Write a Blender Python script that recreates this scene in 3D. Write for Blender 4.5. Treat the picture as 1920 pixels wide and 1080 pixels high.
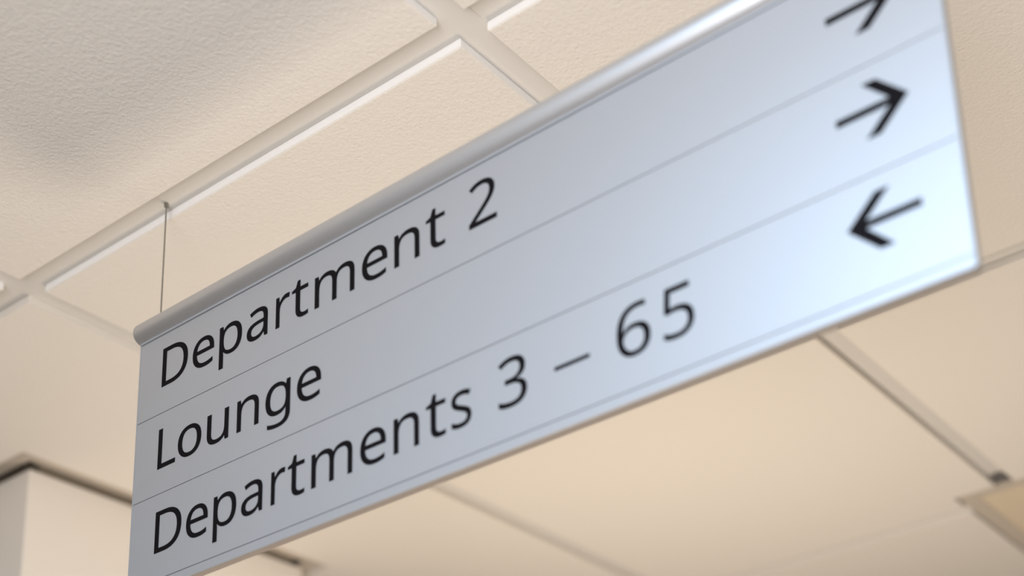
import bpy, bmesh, math
from mathutils import Matrix, Vector

# ------------------------------------------------------------------ camera
scene = bpy.context.scene
for o in list(scene.objects):
    bpy.data.objects.remove(o)
COL = scene.collection
CEIL = 2.60                                   # underside of the grid bars
AX, AY = 0.0057, -0.005                       # grid offset

def cam_rot(a, b, c):
    Rz = Matrix.Rotation(a, 3, 'Z'); Rx = Matrix.Rotation(b, 3, 'X'); Ry = Matrix.Rotation(c, 3, 'Y')
    return Rz @ Rx @ Ry

R = cam_rot(0.6013, 0.2999, 0.0521)
cam_data = bpy.data.cameras.new('camera')
cam = bpy.data.objects.new('camera', cam_data); COL.objects.link(cam)
X, Y, Z = R.col[0], R.col[1], R.col[2]
M = Matrix((X, Z, -Y)).transposed().to_4x4()
M.translation = Vector((0.6592, -0.753, CEIL - 0.8772))
cam.matrix_world = M
cam_data.sensor_width = 36.0
cam_data.lens = 2778.85 / 1920 * 36.0
cam_data.shift_x = (960 - 1199.53) / 1920
cam_data.shift_y = (1286.92 - 540) / 1920
cam_data.clip_start = 0.05
cam_data.dof.use_dof = True
cam_data.dof.focus_distance = 1.31
cam_data.dof.aperture_fstop = 2.7
scene.camera = cam

# ------------------------------------------------------------------ light and exposure
scene.view_settings.view_transform = 'Standard'
scene.view_settings.look = 'None'
scene.view_settings.gamma = 1.0
scene.view_settings.use_curve_mapping = False
scene.view_settings.exposure = 0.0
world = bpy.data.worlds.new('world'); scene.world = world
world.use_nodes = True
world.node_tree.nodes['Background'].inputs[0].default_value = (1.0, 0.9, 0.78, 1)
world.node_tree.nodes['Background'].inputs[1].default_value = 0.5

def area(name, loc, direction, sx, sy, power, color, spread=math.pi):
    l = bpy.data.lights.new(name, 'AREA'); l.shape = 'RECTANGLE'
    l.size = sx; l.size_y = sy; l.energy = power; l.color = color; l.spread = spread
    o = bpy.data.objects.new(name, l); COL.objects.link(o)
    o.location = loc
    o.rotation_euler = Vector(direction).to_track_quat('-Z', 'Y').to_euler()
    return o

# added fill light behind the camera, housed in a made-up window
area('added_front_fill_light', (0.7, -1.50, 1.68), (0, 1.0, 0.0), 0.9, 1.1, 32, (0.96, 0.95, 0.99))
# assumed cool recessed lamp in front of the sign, inferred from its shading
area('assumed_lamp_light', (0.3057, -0.905, CEIL - 0.012), (0, 0, -1), 0.56, 0.56, 14.8, (0.41, 0.69, 1.0))
# added warm fill light below the frame, brightens the middle of the ceiling
UP = (-0.29, 0.68, 1.64)
area('added_fill_light', UP, (0, 0, 1), 0.5, 0.5, 7.1, (1.0, 0.87, 0.735))

# letter outlines: bezier handles and points, cap height 1000
GLYPHS = {
    'D': [[801,617,801,510,801,398,780,304,739,228,697,153,638,96,560,57,483,19,389,0,279,0,186,0,93,0,0,0,0,333,0,667,0,1000,103,1000,205,1000,308,1000,409,1000,496,981,570,944,644,907,701,852,741,779,781,707],[668,374,668,506,668,594,653,667,624,724,595,781,552,823,495,851,439,878,370,892,290,892,235,892,181,892,126,892,126,631,126,369,126,108,171,108,217,108,262,108,397,108,499,141,567,208,634,275]],
    'e': [[266,765,332,765,396,765,452,751,498,723,544,695,580,655,604,604,629,553,641,494,641,426,641,401,641,376,641,352,470,352,299,352,127,352,129,267,151,202,193,158,234,113,292,91,367,91,415,91,457,95,494,104,531,113,569,126,608,143,608,107,608,71,608,35,570,18,532,6,494,-2,457,-10,413,-14,361,-14,290,-14,228,0,173,29,118,58,76,102,46,159,15,216,0,287,0,370,0,452,14,522,41,581,69,640,108,685,158,717,208,749],[373,664,331,664,272,664,225,645,191,607,157,569,137,517,130,450,258,450,385,450,513,450,513,493,506,530,493,562,480,593,460,618,433,637,407,655]],
    'p': [[317,765,357,765,450,765,524,732,581,668,637,604,665,507,665,377,665,292,652,220,627,162,601,103,565,60,519,30,473,1,418,-14,356,-14,317,-14,283,-9,254,1,224,12,198,25,177,41,156,58,138,76,123,95,120,95,118,95,115,95,117,79,119,59,120,35,122,11,123,-10,123,-28,123,-131,123,-233,123,-336,82,-336,41,-336,0,-336,0,26,0,388,0,751,34,751,67,751,101,751,106,717,112,683,118,648,120,648,121,648,123,648,138,670,156,690,177,707,198,725,223,739,253,749,282,760],[404,661,335,661,284,661,244,651,213,632,182,613,160,585,146,546,132,508,124,459,123,401,123,393,123,385,123,377,123,315,130,263,143,220,156,177,178,144,209,122,241,99,283,88,338,88,383,88,421,101,450,126,480,151,502,186,516,229,531,272,538,322,538,378,538,464,521,533,488,584,455,635]],
    'a': [[290,763,339,763,430,763,498,743,542,703,586,663,608,599,608,511,608,341,608,170,608,0,578,0,548,0,518,0,510,35,502,71,494,106,493,106,491,106,489,106,467,79,445,57,422,39,399,20,373,7,344,-1,314,-10,279,-14,237,-14,192,-14,151,-6,116,10,80,26,51,50,31,83,10,116,0,158,0,209,0,283,29,341,88,382,147,422,238,444,360,448,402,450,445,451,487,452,487,467,487,482,487,497,487,560,474,603,447,627,420,652,381,664,332,664,293,664,255,658,220,646,184,635,151,621,120,606,108,637,95,668,83,699,115,717,154,732,199,744,244,757],[412,364,375,363,282,359,217,344,181,318,145,292,127,255,127,207,127,165,140,134,166,115,192,95,225,85,265,85,328,85,381,103,423,138,465,173,486,227,486,300,486,322,486,345,486,367,449,366]],
    'r': [[316,765,350,765,364,765,379,764,396,763,412,761,426,759,438,756,433,718,428,681,423,643,411,646,398,648,383,650,369,652,355,653,342,653,313,653,285,647,259,634,233,622,210,605,189,583,169,561,152,535,141,504,129,473,123,439,123,401,123,267,123,134,123,0,82,0,41,0,0,0,0,250,0,500,0,751,34,751,67,751,101,751,106,705,110,659,115,613,117,613,119,613,120,613,136,641,155,667,178,690,200,713,226,731,255,744,284,758]],
    't': [[313,87,347,87,366,87,385,88,405,92,424,95,440,99,452,102,452,71,452,40,452,8,439,2,421,-4,396,-8,372,-12,349,-14,326,-14,287,-14,251,-7,218,6,185,20,158,43,137,77,117,111,106,158,106,218,106,364,106,510,106,655,71,655,35,655,0,655,0,675,0,695,0,714,36,731,72,747,108,763,124,817,141,870,157,923,181,923,205,923,230,923,230,866,230,808,230,751,302,751,374,751,447,751,447,719,447,687,447,655,374,655,302,655,230,655,230,511,230,366,230,221,230,176,241,142,263,120,285,98]],
    'm': [[775,765,824,765,908,765,972,743,1014,700,1056,656,1077,586,1077,489,1077,326,1077,163,1077,0,1036,0,996,0,955,0,955,161,955,322,955,483,955,542,943,586,918,616,893,646,855,661,803,661,730,661,678,640,646,598,615,556,599,495,599,415,599,276,599,138,599,0,559,0,518,0,478,0,478,161,478,322,478,483,478,522,472,555,461,582,450,609,433,628,410,641,388,655,359,661,324,661,273,661,233,651,204,630,176,609,155,578,142,538,130,498,123,448,123,389,123,260,123,130,123,0,82,0,41,0,0,0,0,250,0,500,0,751,33,751,66,751,99,751,106,717,112,683,118,648,120,648,122,648,125,648,141,675,160,696,183,714,206,731,231,744,259,752,287,761,316,765,346,765,404,765,452,754,491,734,530,713,558,682,576,639,578,639,580,639,583,639,608,682,642,713,686,734,729,754]],
    'n': [[330,765,361,765,451,765,519,743,564,700,610,656,633,586,633,489,633,326,633,163,633,0,592,0,552,0,511,0,511,160,511,320,511,480,511,541,498,586,471,616,444,646,401,661,343,661,260,661,203,638,171,591,139,544,123,477,123,389,123,260,123,130,123,0,82,0,41,0,0,0,0,250,0,500,0,751,33,751,66,751,99,751,106,717,112,683,118,648,120,648,122,648,125,648,141,675,162,696,187,714,212,731,239,744,269,752,299,761]],
    's': [[536,247,536,207,536,159,524,118,500,85,476,53,441,28,396,11,352,-6,298,-14,237,-14,184,-14,139,-10,102,-1,64,7,30,19,1,34,1,71,1,108,1,146,31,131,67,117,110,104,152,92,196,85,239,85,302,85,347,95,375,116,403,136,417,162,417,196,417,215,412,232,402,246,392,261,373,276,347,291,320,306,282,323,232,342,184,360,142,379,108,398,73,416,47,439,28,465,9,491,0,525,0,566,0,629,26,678,78,713,130,747,197,765,282,765,327,765,370,760,410,751,449,743,486,730,521,714,507,682,493,649,479,616,447,629,414,641,380,650,345,659,310,664,273,664,223,664,184,656,158,639,131,623,118,601,118,573,118,552,124,535,136,520,148,506,168,492,197,478,225,465,263,448,311,430,359,412,399,394,433,375,466,357,492,334,510,307,528,281]],
    'L': [[188,0,0,0,0,333,0,667,0,1000,42,1000,84,1000,126,1000,126,704,126,408,126,112,272,112,417,112,563,112,563,75,563,37,563,0,375,0]],
    'o': [[695,460,695,377,695,314,687,259,670,211,654,163,630,122,600,88,570,55,533,29,489,12,446,-5,398,-14,345,-14,295,-14,249,-5,207,12,165,29,129,55,98,88,67,122,43,163,26,211,9,259,0,314,0,377,0,460,14,530,42,588,70,645,110,689,162,719,215,750,277,765,349,765,417,765,477,750,529,719,581,689,621,645,651,588,680,530],[127,465,127,377,127,318,135,267,151,223,166,180,190,147,223,123,255,100,297,88,347,88,398,88,439,100,472,123,505,147,529,180,544,223,560,267,567,318,567,377,567,437,559,487,543,529,528,571,504,604,471,627,439,650,397,661,346,661,269,661,214,636,179,585,145,535]],
    'u': [[595,751,636,751,636,500,636,250,636,0,602,0,569,0,535,0,529,33,523,66,517,99,515,99,513,99,511,99,495,73,475,52,450,35,424,18,397,6,367,-2,337,-10,306,-14,273,-14,213,-14,163,-4,123,15,82,34,51,63,31,104,10,144,0,196,0,259,0,423,0,587,0,751,42,751,83,751,125,751,125,590,125,429,125,268,125,208,138,163,165,133,192,103,234,88,291,88,347,88,391,99,424,120,456,141,479,172,492,212,506,253,513,302,513,360,513,490,513,620,513,751,554,751]],
    'g': [[212,765,308,765,358,765,402,755,442,737,482,718,515,690,543,651,546,651,548,651,550,651,556,684,562,718,567,751,600,751,633,751,665,751,665,496,665,242,665,-13,665,-84,653,-143,629,-191,605,-239,568,-275,518,-300,469,-324,406,-336,329,-336,275,-336,225,-332,180,-324,135,-316,94,-304,59,-289,59,-251,59,-213,59,-175,94,-194,136,-208,183,-218,231,-229,282,-234,336,-234,401,-234,451,-215,488,-177,525,-139,543,-88,543,-22,543,-13,543,-3,543,7,543,18,544,34,545,55,546,76,547,91,548,99,546,99,544,99,542,99,516,61,483,33,445,14,406,-5,361,-14,310,-14,212,-14,137,20,82,88,27,156,0,252,0,374,0,493,27,588,82,659,137,729],[375,661,325,661,283,661,247,650,218,627,188,605,166,572,151,529,135,486,127,434,127,373,127,280,144,209,179,160,213,111,262,87,328,87,366,87,399,92,426,102,453,111,475,127,493,148,511,169,524,196,532,228,541,261,545,300,545,345,545,354,545,364,545,374,545,442,537,497,522,539,506,581,482,612,450,632,417,651]],
    '2': [[661,37,661,0,441,0,220,0,0,0,0,34,0,68,0,102,87,190,175,279,262,367,312,417,355,462,389,501,424,541,450,579,468,617,486,655,494,696,494,741,494,796,478,838,445,866,413,895,370,909,318,909,269,909,227,901,190,884,153,867,115,844,77,814,55,841,33,869,11,896,37,919,66,939,97,957,129,974,163,988,200,999,236,1009,276,1014,318,1014,380,1014,434,1003,479,982,524,960,559,930,583,890,608,850,620,803,620,748,620,696,610,647,588,601,567,555,537,510,499,466,460,421,415,374,364,324,295,255,225,186,155,118,155,116,155,114,155,112,324,112,493,112,661,112,661,75]],
    '3': [[627,838,627,766,627,721,619,683,602,650,585,617,561,591,530,570,499,549,462,535,420,527,420,525,420,523,420,521,500,512,560,486,599,445,639,404,658,351,658,284,658,226,645,175,618,130,591,84,549,49,492,24,436,-1,363,-14,275,-14,222,-14,174,-10,129,-2,84,6,41,20,0,41,0,79,0,117,0,155,42,135,87,119,136,107,184,95,231,90,276,90,366,90,430,107,470,142,510,177,529,225,529,287,529,329,518,363,496,389,475,414,443,433,401,445,359,458,308,464,249,464,217,464,185,464,153,464,153,499,153,534,153,569,185,569,218,569,251,569,306,569,352,577,389,592,426,608,454,630,473,659,492,687,501,720,501,758,501,806,485,844,452,870,420,897,375,910,319,910,284,910,252,907,223,900,194,893,167,883,142,870,117,858,92,843,67,826,47,854,26,882,6,910,41,938,85,963,138,983,191,1004,251,1014,318,1014,423,1014,500,991,551,944,602,897]],
    '6': [[0,352,0,427,0,485,4,542,12,598,20,654,34,707,53,757,73,807,100,851,134,890,169,929,213,959,265,981,318,1003,382,1014,458,1014,478,1014,499,1013,523,1011,547,1009,566,1006,581,1001,581,966,581,931,581,896,564,902,546,906,525,909,504,912,482,913,461,913,396,913,343,902,300,881,257,859,223,830,198,793,173,755,155,712,144,664,133,615,126,563,123,508,126,508,129,508,132,508,146,531,163,551,185,569,206,586,232,600,263,611,293,621,328,626,368,626,426,626,477,614,520,590,564,567,598,532,622,487,646,441,658,387,658,322,658,253,645,193,619,143,593,92,556,54,509,27,462,0,406,-14,340,-14,293,-14,248,-5,207,13,166,30,130,57,99,94,67,130,43,176,26,232,9,287],[303,90,339,90,398,90,445,109,482,146,518,184,536,243,536,322,536,386,520,436,488,473,456,511,408,529,343,529,299,529,261,520,228,502,196,484,170,461,152,433,134,405,125,376,125,346,125,315,129,285,138,255,147,225,160,197,179,172,197,147,219,127,246,112,272,97]],
    '5': [[264,613,297,613,365,613,424,602,475,578,525,555,564,522,592,478,619,435,633,382,633,319,633,250,618,191,588,141,558,91,516,53,460,26,405,-1,338,-14,259,-14,208,-14,159,-9,114,0,69,9,31,23,0,41,0,79,0,118,0,157,34,136,74,120,123,109,171,97,217,91,261,91,310,91,353,99,390,114,427,130,456,153,476,186,497,218,507,258,507,307,507,372,487,422,447,457,407,492,343,510,256,510,230,510,200,507,167,503,133,498,106,493,85,489,65,502,44,515,24,528,36,685,49,843,62,1000,229,1000,396,1000,563,1000,563,963,563,925,563,888,431,888,299,888,167,888,159,791,151,695,143,598,159,601,180,604,207,608,234,612]],
}
# ------------------------------------------------------------------ materials
def material(name, color, rough=0.6, metal=0.0, bump=None, spec=0.5, vary=0.0, vary_scale=3.0):
    m = bpy.data.materials.new(name); m.use_nodes = True
    nt = m.node_tree; b = nt.nodes['Principled BSDF']
    b.inputs['Base Color'].default_value = (*color, 1)
    b.inputs['Roughness'].default_value = rough
    b.inputs['Metallic'].default_value = metal
    b.inputs['Specular IOR Level'].default_value = spec
    tc = nt.nodes.new('ShaderNodeTexCoord')
    geo = nt.nodes.new('ShaderNodeNewGeometry')
    if vary:
        n = nt.nodes.new('ShaderNodeTexNoise'); n.inputs['Scale'].default_value = vary_scale
        nt.links.new(geo.outputs['Position'], n.inputs['Vector'])
        r = nt.nodes.new('ShaderNodeMapRange')
        r.inputs['To Min'].default_value = 1 - vary; r.inputs['To Max'].default_value = 1 + vary
        nt.links.new(n.outputs['Fac'], r.inputs['Value'])
        mx = nt.nodes.new('ShaderNodeVectorMath'); mx.operation = 'SCALE'
        mx.inputs[0].default_value = color
        nt.links.new(r.outputs['Result'], mx.inputs['Scale'])
        nt.links.new(mx.outputs['Vector'], b.inputs['Base Color'])
    if bump:
        prev = None
        for scale, dist, stretch in bump:
            mp = nt.nodes.new('ShaderNodeVectorMath'); mp.operation = 'MULTIPLY'
            mp.inputs[1].default_value = stretch
            nt.links.new(geo.outputs['Position'], mp.inputs[0])
            n = nt.nodes.new('ShaderNodeTexNoise'); n.inputs['Scale'].default_value = scale
            n.inputs['Detail'].default_value = 2.0
            nt.links.new(mp.outputs['Vector'], n.inputs['Vector'])
            bp = nt.nodes.new('ShaderNodeBump'); bp.inputs['Distance'].default_value = dist
            bp.inputs['Strength'].default_value = 1.0
            nt.links.new(n.outputs['Fac'], bp.inputs['Height'])
            if prev: nt.links.new(prev.outputs['Normal'], bp.inputs['Normal'])
            prev = bp
        nt.links.new(prev.outputs['Normal'], b.inputs['Normal'])
    return m

M_TILE = material('stipple_painted_tile', (0.80, 0.748, 0.677), 0.75,
                  bump=[(280, 0.00085, (1, 1, 1))], spec=0.3, vary=0.012)
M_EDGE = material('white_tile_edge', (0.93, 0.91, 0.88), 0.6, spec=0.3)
M_PANEL = material('plain_tan_panel', (0.70, 0.59, 0.44), 0.8, spec=0.3)
M_BAR = material('painted_steel_bar', (0.67, 0.64, 0.595), 0.45, spec=0.4)
M_TRIM = material('beige_edge_trim', (0.56, 0.49, 0.41), 0.5, spec=0.4)
M_DARK = material('dark_ceiling_void', (0.05, 0.045, 0.035), 0.9, spec=0.1)
M_CORE = material('dark_brown_core', (0.24, 0.20, 0.15), 0.9, spec=0.1)
M_BACK = material('warm_grey_backing', (0.36, 0.31, 0.27), 0.7, spec=0.2)
M_WALL = material('cream_wall_paint', (0.80, 0.74, 0.66), 0.8, bump=[(300, 0.0003, (1, 1, 1))], spec=0.3)
M_FLOOR = material('tan_vinyl_floor', (0.60, 0.49, 0.36), 0.5, vary=0.06, vary_scale=12)
M_SILVER = material('satin_silver_strip', (0.482, 0.495, 0.52), 0.5, metal=0.6,
                    bump=[(900, 0.00004, (1, 1, 1))])
M_ROD = material('satin_aluminium_tube', (0.60, 0.60, 0.61), 0.45, metal=0.8)
M_BLACK = material('black_vinyl_lettering', (0.004, 0.003, 0.004), 0.7, spec=0.10)
M_JOINT = material('dark_joint', (0.16, 0.15, 0.15), 0.8, spec=0.1)
M_WIRE = material('steel_wire', (0.30, 0.29, 0.26), 0.4, metal=0.8)
M_WHITE = material('white_unseen_fixture', (0.8, 0.8, 0.78), 0.4)
M_GLASS = material('added_window_glass', (1, 1, 1), 0.02)  # pane of the added window
M_GLASS.node_tree.nodes['Principled BSDF'].inputs['Transmission Weight'].default_value = 1.0
M_LAMP = material('assumed_lamp_diffuser', (0.9, 0.88, 0.82), 0.4)  # glowing face of the assumed ceiling lamp
_b = M_LAMP.node_tree.nodes['Principled BSDF']
_b.inputs['Emission Color'].default_value = (0.7, 0.88, 1, 1); _b.inputs['Emission Strength'].default_value = 1.0

# ------------------------------------------------------------------ helpers
def link(name, mesh, mat=None, parent=None, loc=None):
    if mat is not None and not mesh.materials: mesh.materials.append(mat)
    o = bpy.data.objects.new(name, mesh); COL.objects.link(o)
    if parent is not None: o.parent = parent
    if loc is not None: o.location = loc
    return o

def from_bm(name, bm, mat, parent=None, loc=None, smooth=False):
    bmesh.ops.recalc_face_normals(bm, faces=bm.faces)
    me = bpy.data.meshes.new(name); bm.to_mesh(me); bm.free()
    if smooth:
        for p in me.polygons: p.use_smooth = True
    return link(name, me, mat, parent, loc)

def add_box(bm, x0, x1, y0, y1, z0, z1):
    v = [bm.verts.new(p) for p in ((x0,y0,z0),(x1,y0,z0),(x1,y1,z0),(x0,y1,z0),(x0,y0,z1),(x1,y0,z1),(x1,y1,z1),(x0,y1,z1))]
    for f in ((0,3,2,1),(4,5,6,7),(0,1,5,4),(1,2,6,5),(2,3,7,6),(3,0,4,7)):
        bm.faces.new([v[i] for i in f])

def box(name, b, mat, parent=None, loc=None, bevel=0.0):
    bm = bmesh.new(); add_box(bm, *b)
    if bevel:
        bmesh.ops.bevel(bm, geom=list(bm.edges), offset=bevel, segments=2, affect='EDGES', profile=0.5)
    return from_bm(name, bm, mat, parent, loc)

def prism(bm, pts, z0, z1):
    lo = [bm.verts.new((x, y, z0)) for x, y in pts]; hi = [bm.verts.new((x, y, z1)) for x, y in pts]
    n = len(pts)
    bm.faces.new(lo[::-1]); bm.faces.new(hi)
    for i in range(n):
        bm.faces.new([lo[i], lo[(i+1) % n], hi[(i+1) % n], hi[i]])

def structure(o):
    o['kind'] = 'structure'; return o

# ------------------------------------------------------------------ room shell
X0, X1 = AX - 3.6, AX + 1.8
Y0, Y1 = AY - 1.5, AY + 3.6
floor = structure(box('floor', (X0, X1, Y0, Y1, -0.1, 0), M_FLOOR))
TOP = CEIL + 0.5
structure(box('wall_back', (X0, X1, Y1, Y1 + 0.12, 0, TOP), M_WALL))
structure(box('wall_left', (X0 - 0.12, X0, Y0 - 0.12, Y1 + 0.12, 0, TOP), M_WALL))
structure(box('wall_right', (X1, X1 + 0.12, Y0 - 0.12, Y1 + 0.12, 0, TOP), M_WALL))
WX0, WX1, WZ0, WZ1 = 0.20, 1.20, 1.08, 2.28  # opening for the added window
bm = bmesh.new()
add_box(bm, X0, WX0, Y0 - 0.12, Y0, 0, TOP)
add_box(bm, WX1, X1, Y0 - 0.12, Y0, 0, TOP)
add_box(bm, WX0, WX1, Y0 - 0.12, Y0, 0, WZ0)
add_box(bm, WX0, WX1, Y0 - 0.12, Y0, WZ1, TOP)
structure(from_bm('wall_front', bm, M_WALL))
bm = bmesh.new()
for a in ((WX0, WX0+.05, WZ0, WZ1), (WX1-.05, WX1, WZ0, WZ1), (WX0+.05, WX1-.05, WZ0, WZ0+.05), (WX0+.05, WX1-.05, WZ1-.05, WZ1)):
    add_box(bm, a[0], a[1], Y0 - 0.09, Y0 - 0.04, a[2], a[3])
added_win = structure(from_bm('added_window_1', bm, M_WHITE))  # unseen window, made up to surround the front fill light
box('added_window_pane', (WX0 + .05, WX1 - .05, Y0 - 0.066, Y0 - 0.06, WZ0 + .05, WZ1 - .05), M_GLASS, added_win)

# ------------------------------------------------------------------ ceiling: dark void above, bars and tiles below
ceiling = box('ceiling', (X0, X1, Y0, Y1, TOP - 0.04, TOP), M_DARK)
structure(ceiling)
GAP, DROP, CUT_X, CUT_Y = 0.0145, 0.0085, -0.070, 1.143
bm = bmesh.new()
rings = []
for h, z in ((0.3-GAP-0.0012, -DROP), (0.3-GAP, -DROP+0.0012), (0.3-GAP, 0.0015), (0.2965, 0.0015), (0.2965, 0.012)):
    rings.append([bm.verts.new((sx*h, sy*h, z)) for sx, sy in ((-1,-1),(1,-1),(1,1),(-1,1))])
bm.faces.new(rings[0][::-1]); bm.faces.new(rings[-1])
for a, b in zip(rings, rings[1:]):
    for i in range(4): bm.faces.new([a[i], a[(i+1)%4], b[(i+1)%4], b[i]])
bmesh.ops.recalc_face_normals(bm, faces=bm.faces)
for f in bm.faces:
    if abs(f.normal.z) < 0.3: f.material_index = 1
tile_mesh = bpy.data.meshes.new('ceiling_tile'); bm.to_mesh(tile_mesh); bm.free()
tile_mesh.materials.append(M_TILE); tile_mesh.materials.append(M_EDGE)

# column and the slot around it
CX0, CX1, CY0, CY1 = -1.46, -0.944, 0.231, 0.692
SLOT, FL = 0.002, 0.027
HX0, HX1, HY0, HY1 = CX0-SLOT-FL, CX1+SLOT+FL, CY0-SLOT-FL, CY1+SLOT+FL   # hole in the tiles

def cut_tile(pts):
    """a tile cut on site: outline given in world metres"""
    cx = sum(p[0] for p in pts)/len(pts); cy = sum(p[1] for p in pts)/len(pts)
    bm = bmesh.new(); prism(bm, [(x-cx, y-cy) for x, y in pts], -DROP, 0.0015)
    grown = []
    for x, y in pts: grown.append((x-cx, y-cy))
    prism(bm, grown, 0.0016, 0.012)
    return from_bm('ceiling_tile', bm, M_TILE, ceiling, (cx, cy, CEIL))

first = True
for i in range(-6, 3):
    for j in range(-3, 6):
        x0, y0 = AX + 0.6*i, AY + 0.6*j                    # cell corner
        x1, y1 = x0+0.6, y0+0.6
        a0, b0, a1, b1 = x0+GAP, y0+GAP, x1-GAP, y1-GAP
        if j >= 2 and i >= 0: continue
        if (i, j) == (0, -2): continue                     # cell of the assumed lamp
        if j == -3:
            cut_tile([(a0,Y0),(a1,Y0),(a1,b1),(a0,b1)]); continue          # lamp cells
        if j >= 2 and i == -1:
            cut_tile([(a0,b0),(CUT_X-.002,b0),(CUT_X-.002,b1),(a0,b1)]); continue
        if (i, j) == (-1, 1):
            cut_tile([(a0,b0),(a1,b0),(a1,CUT_Y-.004),(CUT_X-.002,CUT_Y-.004),(CUT_X-.002,b1),(a0,b1)]); continue
        if j == 1 and i >= 0:
            cut_tile([(a0,b0),(a1,b0),(a1,CUT_Y-.004),(a0,CUT_Y-.004)]); continue
        if (i, j) == (-2, 0):
            cut_tile([(a0,b0),(a1,b0),(a1,b1),(HX1,b1),(HX1,HY0),(a0,HY0)]); continue
        if (i, j) == (-2, 1):
            cut_tile([(a0,HY1),(HX1,HY1),(HX1,b0),(a1,b0),(a1,b1),(a0,b1)]); continue
        if (i, j) == (-3, 0):
            cut_tile([(a0,b0),(a1,b0),(a1,HY0),(HX0,HY0),(HX0,b1),(a0,b1)]); continue
        if (i, j) == (-3, 1):
            cut_tile([(a0,b0),(HX0,b0),(HX0,HY1),(a1,HY1),(a1,b1),(a0,b1)]); continue
        link('ceiling_tile', tile_mesh, M_TILE, ceiling, (x0+0.3, y0+0.3, CEIL))

def bar(name, x0, x1, y0, y1, z=0.0, mat=None):
    """inverted T: flange below, web above"""
    bm = bmesh.new(); add_box(bm, x0, x1, y0, y1, z, z+0.0012)
    if x1-x0 > y1-y0: c = (y0+y1)/2; add_box(bm, x0, x1, c-.001, c+.001, z+0.0012, z+0.038)
    else: c = (x0+x1)/2; add_box(bm, c-.001, c+.001, y0, y1, z+0.0012, z+0.038)
    return from_bm(name, bm, mat or M_BAR, ceiling, (0, 0, CEIL))

FW = 0.0139
for i in range(-5, 3):                                     # runners along Y
    x = AX + 0.6*i
    y_end = Y1 if i < 0 else CUT_Y - 0.030
    if i == -2:
        bar('ceiling_bar', x-FW, x+FW, Y0, HY0); bar('ceiling_bar', x-FW, x+FW, HY1, y_end)
    else: bar('ceiling_bar', x-FW, x+FW, Y0, y_end)
for j in range(-2, 6):                                     # cross bars along X, one per cell
    y = AY + 0.6*j
    for i in range(-6, 3):
        x0, x1 = AX+0.6*i+FW, AX+0.6*(i+1)-FW
        if j >= 2 and i >= 0: continue
        if j >= 2 and i == -1: x1 = CUT_X
        if j == 1 and i == -2: x0 = HX1
        if j == 1 and i == -3: x1 = HX0
        bar('ceiling_cross_bar', x0, x1, y-FW, y+FW, 0.0006)

# the darker lay-in section whose grid does not line up
SW = 0.025
n = 4; m = 4
gx = [CUT_X + 0.6*k for k in range(n+1)] + [X1]
gy = [CUT_Y + 0.6*k for k in range(m+1)] + [Y1]
for k, y in enumerate(gy[:-1]):
    bar('ceiling_border_bar', CUT_X, X1, y, y+SW, -0.0045, M_TRIM)
for a, x in enumerate(gx[:-1]):
    for b in range(len(gy)-1):
        bar('ceiling_border_bar', x, x+SW, gy[b]+SW, gy[b+1], -0.004, M_TRIM)
        if gx[a+1]-x-SW > 0.02:
            box('ceiling_panel', (x+SW-.004, gx[a+1]+.004, gy[b]+SW-.004, gy[b+1]+.004, -0.0028, 0.010), M_PANEL, ceiling, (0, 0, CEIL))

# edge trim round the column
for b in ((HX0, HX1, HY0, HY0+FL), (HX0, HX1, HY1-FL, HY1), (HX0, HX0+FL, HY0+FL, HY1-FL), (HX1-FL, HX1, HY0+FL, HY1-FL)):
    box('ceiling_edge_trim', (*b, -0.0022, -0.0002), M_TRIM, ceiling, (0, 0, CEIL))

column = bpy.data.objects.new('column', None); COL.objects.link(column)
column.location = ((CX0+CX1)/2, (CY0+CY1)/2, 0)
hx, hy = (CX1-CX0)/2, (CY1-CY0)/2
box('cladding', (-hx, hx, -hy, hy, 0, CEIL-0.012), M_WALL, column, None, 0.002)
core = box('core', (-hx+.004, hx-.004, -hy+.016, hy-.016, CEIL-0.0125, TOP-0.04), M_CORE, column)
core['label'] = 'dark core showing in the gap above the cladding'
column['label'] = 'square cream-painted column with a dark gap under the ceiling, lower left'
column['category'] = 'column'

# ------------------------------------------------------------------ assumed ceiling lamp, and housing of the added fill light (both out of the frame)
x0, y0 = AX, AY - 1.2
lamp = bpy.data.objects.new('assumed_ceiling_lamp', None); COL.objects.link(lamp); lamp.location = (x0+0.3, y0+0.3, CEIL)
lamp['label'] = 'assumed square recessed ceiling lamp panel right in front of the hanging sign'
lamp['category'] = 'ceiling lamp'
h = 0.3 - GAP
bm = bmesh.new()
for b in ((-h, h, -h, -h+.02), (-h, h, h-.02, h), (-h, -h+.02, -h+.02, h-.02), (h-.02, h, -h+.02, h-.02)):
    add_box(bm, *b, 0.0015, 0.02)
from_bm('assumed_lamp_frame', bm, M_WHITE, lamp)
box('assumed_lamp_diffuser', (-h+.02, h-.02, -h+.02, h-.02, 0.006, 0.010), M_LAMP, lamp)

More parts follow.
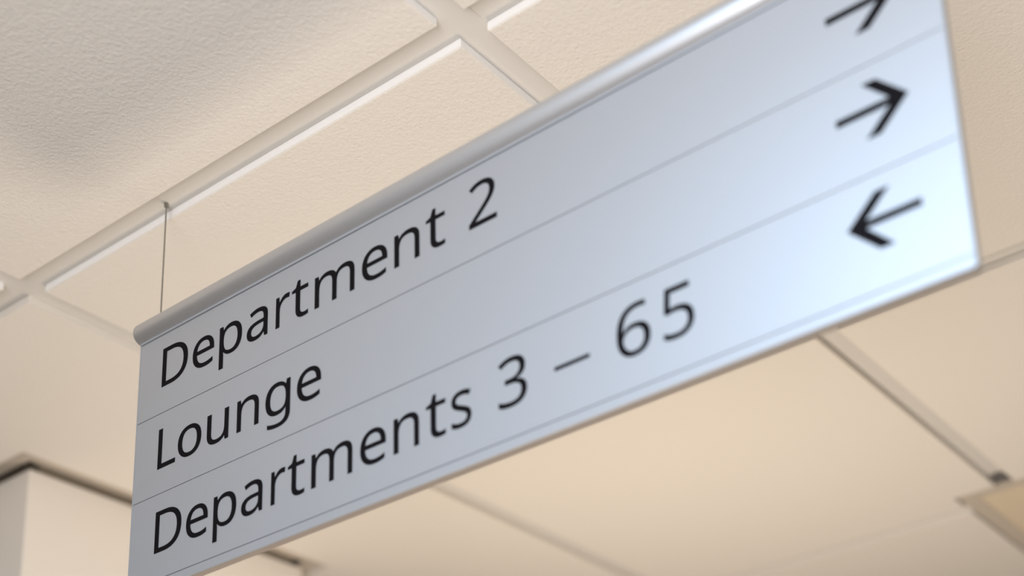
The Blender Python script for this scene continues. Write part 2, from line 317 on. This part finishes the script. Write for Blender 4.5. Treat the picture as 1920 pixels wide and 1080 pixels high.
def lathe(name, prof, mat, parent, seg=32):
    bm = bmesh.new(); rings = []
    for r, z in prof:
        rings.append([bm.verts.new((r*math.cos(2*math.pi*k/seg), r*math.sin(2*math.pi*k/seg), z)) for k in range(seg)])
    for a, b in zip(rings, rings[1:]):
        for k in range(seg): bm.faces.new([a[k], a[(k+1)%seg], b[(k+1)%seg], b[k]])
    bm.faces.new(rings[0]); bm.faces.new(rings[-1])
    return from_bm(name, bm, mat, parent)
up = bpy.data.objects.new('added_light_stand', None); COL.objects.link(up); up.location = (UP[0], UP[1], 0)  # made-up stand and bowl around the added fill light
up['label'] = 'added slim stand with a shallow bowl for the ceiling fill light, below and behind the sign'
up['category'] = 'added light stand'
lathe('base', [(0.14, 0), (0.14, 0.012), (0.13, 0.022), (0.02, 0.028)], M_ROD, up)
lathe('pole', [(0.012, 0.028), (0.012, UP[2]-0.07)], M_ROD, up)
lathe('bowl', [(0.02, UP[2]-0.07), (0.12, UP[2]-0.05), (0.20, UP[2]-0.02), (0.215, UP[2]+0.005), (0.205, UP[2]+0.005), (0.19, UP[2]-0.012)], M_WHITE, up)

# ------------------------------------------------------------------ the hanging sign
sign = bpy.data.objects.new('hanging_sign', None); COL.objects.link(sign)
sign.location = (-0.3964, -0.0028, CEIL - 0.143)
sign.rotation_euler = (0, 0, -0.0098)
sign['label'] = 'silver three-strip direction sign lettered Department 2, Lounge and Departments 3 – 65, hanging on wires'
sign['category'] = 'sign'
LEN = 0.7995
F = 0.0                                                    # front plane of the strips is y = 0 in sign space, -Y faces the viewer
MM = 0.001

box('backing_panel', (0.0004, LEN-0.0004, 0.0012, 0.0075, -0.2534, 0.004), M_JOINT, sign)
box('side_edge', (-0.0009, 0.0004, -0.0002, 0.0075, -0.2535, 0.001), M_SILVER, sign)
box('side_edge', (LEN-0.0004, LEN+0.0009, -0.0002, 0.0075, -0.2535, 0.001), M_SILVER, sign)

# tube along the top, rounded at both ends
def tube(name, x0, x1, yc, zc, r, cap, mat, parent, seg=40):
    bm = bmesh.new(); prof = []
    for k in range(6): a = math.pi/2*k/5; prof.append((x0 + cap*(1-math.cos(a)), r*(0.30+0.70*math.sin(a))))
    prof = sorted(prof, key=lambda q: q[0])
    right = [(x1-(q[0]-x0), q[1]) for q in reversed(prof)]
    rings = []
    # profile: nearly circular tube, flattened where it meets the panel
    for x, rr in prof + right:
        rings.append([bm.verts.new((x, yc+rr*math.cos(2*math.pi*k/seg), zc+rr*math.sin(2*math.pi*k/seg))) for k in range(seg)])
    for a, b in zip(rings, rings[1:]):
        for k in range(seg): bm.faces.new([a[k], a[(k+1)%seg], b[(k+1)%seg], b[k]])
    bm.faces.new(rings[0]); bm.faces.new(rings[-1][::-1])
    return from_bm(name, bm, mat, parent, None, smooth=True)

tube('top_tube', -0.0055, LEN+0.0055, 0.0030, 0.0098, 0.0112, 0.0035, M_ROD, sign)
box('retaining_lip', (0.0004, LEN-0.0004, -0.0009, 0.003, -0.0028, 0.001), M_SILVER, sign, None, 0.0003)

STRIPS = [(-0.0034, -0.0836), (-0.0843, -0.1637), (-0.1644, -0.2456)]
strips = []
for z1, z0 in STRIPS:
    strips.append(box('message_strip', (0.0004, LEN-0.0004, F, 0.0022, z0, z1), M_SILVER, sign, None, 0.0003))
strips[0]['label'] = 'strip lettered Department 2 with arrow to the right'
strips[1]['label'] = 'strip lettered Lounge with arrow to the right'
strips[2]['label'] = 'strip lettered Departments 3 – 65 with arrow to the left'
box('bottom_cap', (0.0006, LEN-0.0006, 0.0015, 0.0078, -0.2546, -0.2535), M_BACK, sign)
box('bottom_rail', (0.0, LEN, -0.0002, 0.0014, -0.2545, -0.2464), M_SILVER, sign, None, 0.0004)

# --- lettering
def bez(p0, h0, h1, p1, n=5):
    out = []
    straight = abs((h0[0]-p0[0])*(p1[1]-p0[1])-(h0[1]-p0[1])*(p1[0]-p0[0])) < 60 and abs((h1[0]-p0[0])*(p1[1]-p0[1])-(h1[1]-p0[1])*(p1[0]-p0[0])) < 60
    if straight: return [p0]
    for k in range(n):
        t = k/n; s = 1-t
        out.append(tuple(s**3*p0[i]+3*s*s*t*h0[i]+3*s*t*t*h1[i]+t**3*p1[i] for i in (0, 1)))
    return out

def glyph_loops(ch):
    if ch == '–': return [[(0,330),(1000,330),(1000,410),(0,410)]]
    loops = []
    for f in GLYPHS[ch]:
        pts = [(f[k:k+2], f[k+2:k+4], f[k+4:k+6]) for k in range(0, len(f), 6)]
        lp = []
        for a, b in zip(pts, pts[1:]+pts[:1]): lp += bez(tuple(a[1]), tuple(a[2]), tuple(b[0]), tuple(b[1]))
        loops.append(lp)
    return loops

def letter(ch, s0, s1, base, cap, parent):
    loops = glyph_loops(ch)
    w = max(x for lp in loops for x, y in lp)
    cu = bpy.data.curves.new('letter', 'CURVE'); cu.dimensions = '2D'; cu.fill_mode = 'BOTH'; cu.extrude = 0.00015
    for lp in loops:
        sp = cu.splines.new('POLY'); sp.points.add(len(lp)-1); sp.use_cyclic_u = True
        for p, (x, y) in zip(sp.points, lp):
            yy = y*0.985 if y > 0 else y*0.90
            p.co = (x/w*(s1-s0), yy/1000*cap, 0, 1)
    tmp = bpy.data.objects.new('tmp', cu)
    me = bpy.data.meshes.new_from_object(tmp)
    bpy.data.objects.remove(tmp); bpy.data.curves.remove(cu)
    me.name = 'letter'
    # stand the outline up: curve XY -> sign XZ, thickness along Y
    me.transform(Matrix(((1,0,0,0),(0,0,1,0),(0,1,0,0),(0,0,0,1))))
    me.flip_normals()
    me.materials.clear()
    return link('letter', me, M_BLACK, parent, (s0, F-0.00012, base))

def text(items, base, cap, parent):
    for ch, a, b in items:
        letter(ch, (a+0.3)*MM, (b-0.3)*MM, base*MM, cap*MM, parent)

text([('D',33.2,69.8),('e',76.4,106),('p',112.9,143.3),('a',149.3,176.6),('r',186.4,204.0),('t',206.3,227.1),('m',234.5,282.2),
      ('e',290.3,319.6),('n',326.9,355.2),('t',361.6,382.6),('2',407.0,435.7)], -57.5, 39.6, strips[0])
text([('L',33.0,58.2),('o',61.0,93.4),('u',100.5,129.6),('n',139.9,168.4),('g',176.2,207.4),('e',215.0,244.3)], -139.5, 39.8, strips[1])
text([('D',34.5,71.2),('e',77.4,106.5),('p',113.4,143.3),('a',149.2,176.0),('r',185.9,203.4),('t',206.0,226.6),('m',234.0,281.5),
      ('e',289.6,318.2),('n',326.0,353.4),('t',360.2,380.8),('s',386.1,406.5),('3',432.4,460.0),('–',484.9,517.0),
      ('6',540.3,569.2),('5',579.2,604.9)], -220.8, 40.0, strips[2])

def arrow(zc, mirror, parent):
    L_, t, h, w = 51.0, 2.7, 20.4, 10.0
    inner = L_-w-t-0.6
    pts = [(0, -t), (inner, -t), (inner-h+t, -h), (inner-h+t+w, -h), (L_, 0), (inner-h+t+w, h), (inner-h+t, h), (inner, t), (0, t)]
    if mirror: pts = [(L_-x, y) for x, y in pts]
    bm = bmesh.new()
    lo = [bm.verts.new((x*MM, -0.00027, y*MM)) for x, y in pts]; hi = [bm.verts.new((x*MM, 0.0000, y*MM)) for x, y in pts]
    bm.faces.new(lo); bm.faces.new(hi[::-1])
    for i in range(len(pts)):
        k = (i+1) % len(pts); bm.faces.new([lo[i], lo[k], hi[k], hi[i]])
    return from_bm('arrow', bm, M_BLACK, parent, (0.7207, F, zc*MM))

arrow(-38.2, False, strips[0]); arrow(-118.0, False, strips[1]); arrow(-197.3, True, strips[2])

# --- suspension wires up to the cross bar
def wire(s):
    top = 0.143 + 0.0006
    bm = bmesh.new()
    r = 0.0007
    for (z0, z1, rr) in ((0.0195, top, 0.00075), (top-0.004, top, 0.0022), (0.0195, 0.0225, 0.0018)):
        lo = [bm.verts.new((s+rr*math.cos(a*math.pi/4), 0.003+rr*math.sin(a*math.pi/4), z0)) for a in range(8)]
        hi = [bm.verts.new((s+rr*math.cos(a*math.pi/4), 0.003+rr*math.sin(a*math.pi/4), z1)) for a in range(8)]
        bm.faces.new(lo[::-1]); bm.faces.new(hi)
        for a in range(8): bm.faces.new([lo[a], lo[(a+1)%8], hi[(a+1)%8], hi[a]])
    return from_bm('suspension_wire', bm, M_WIRE, sign)
wire(0.0225); wire(LEN-0.0225)
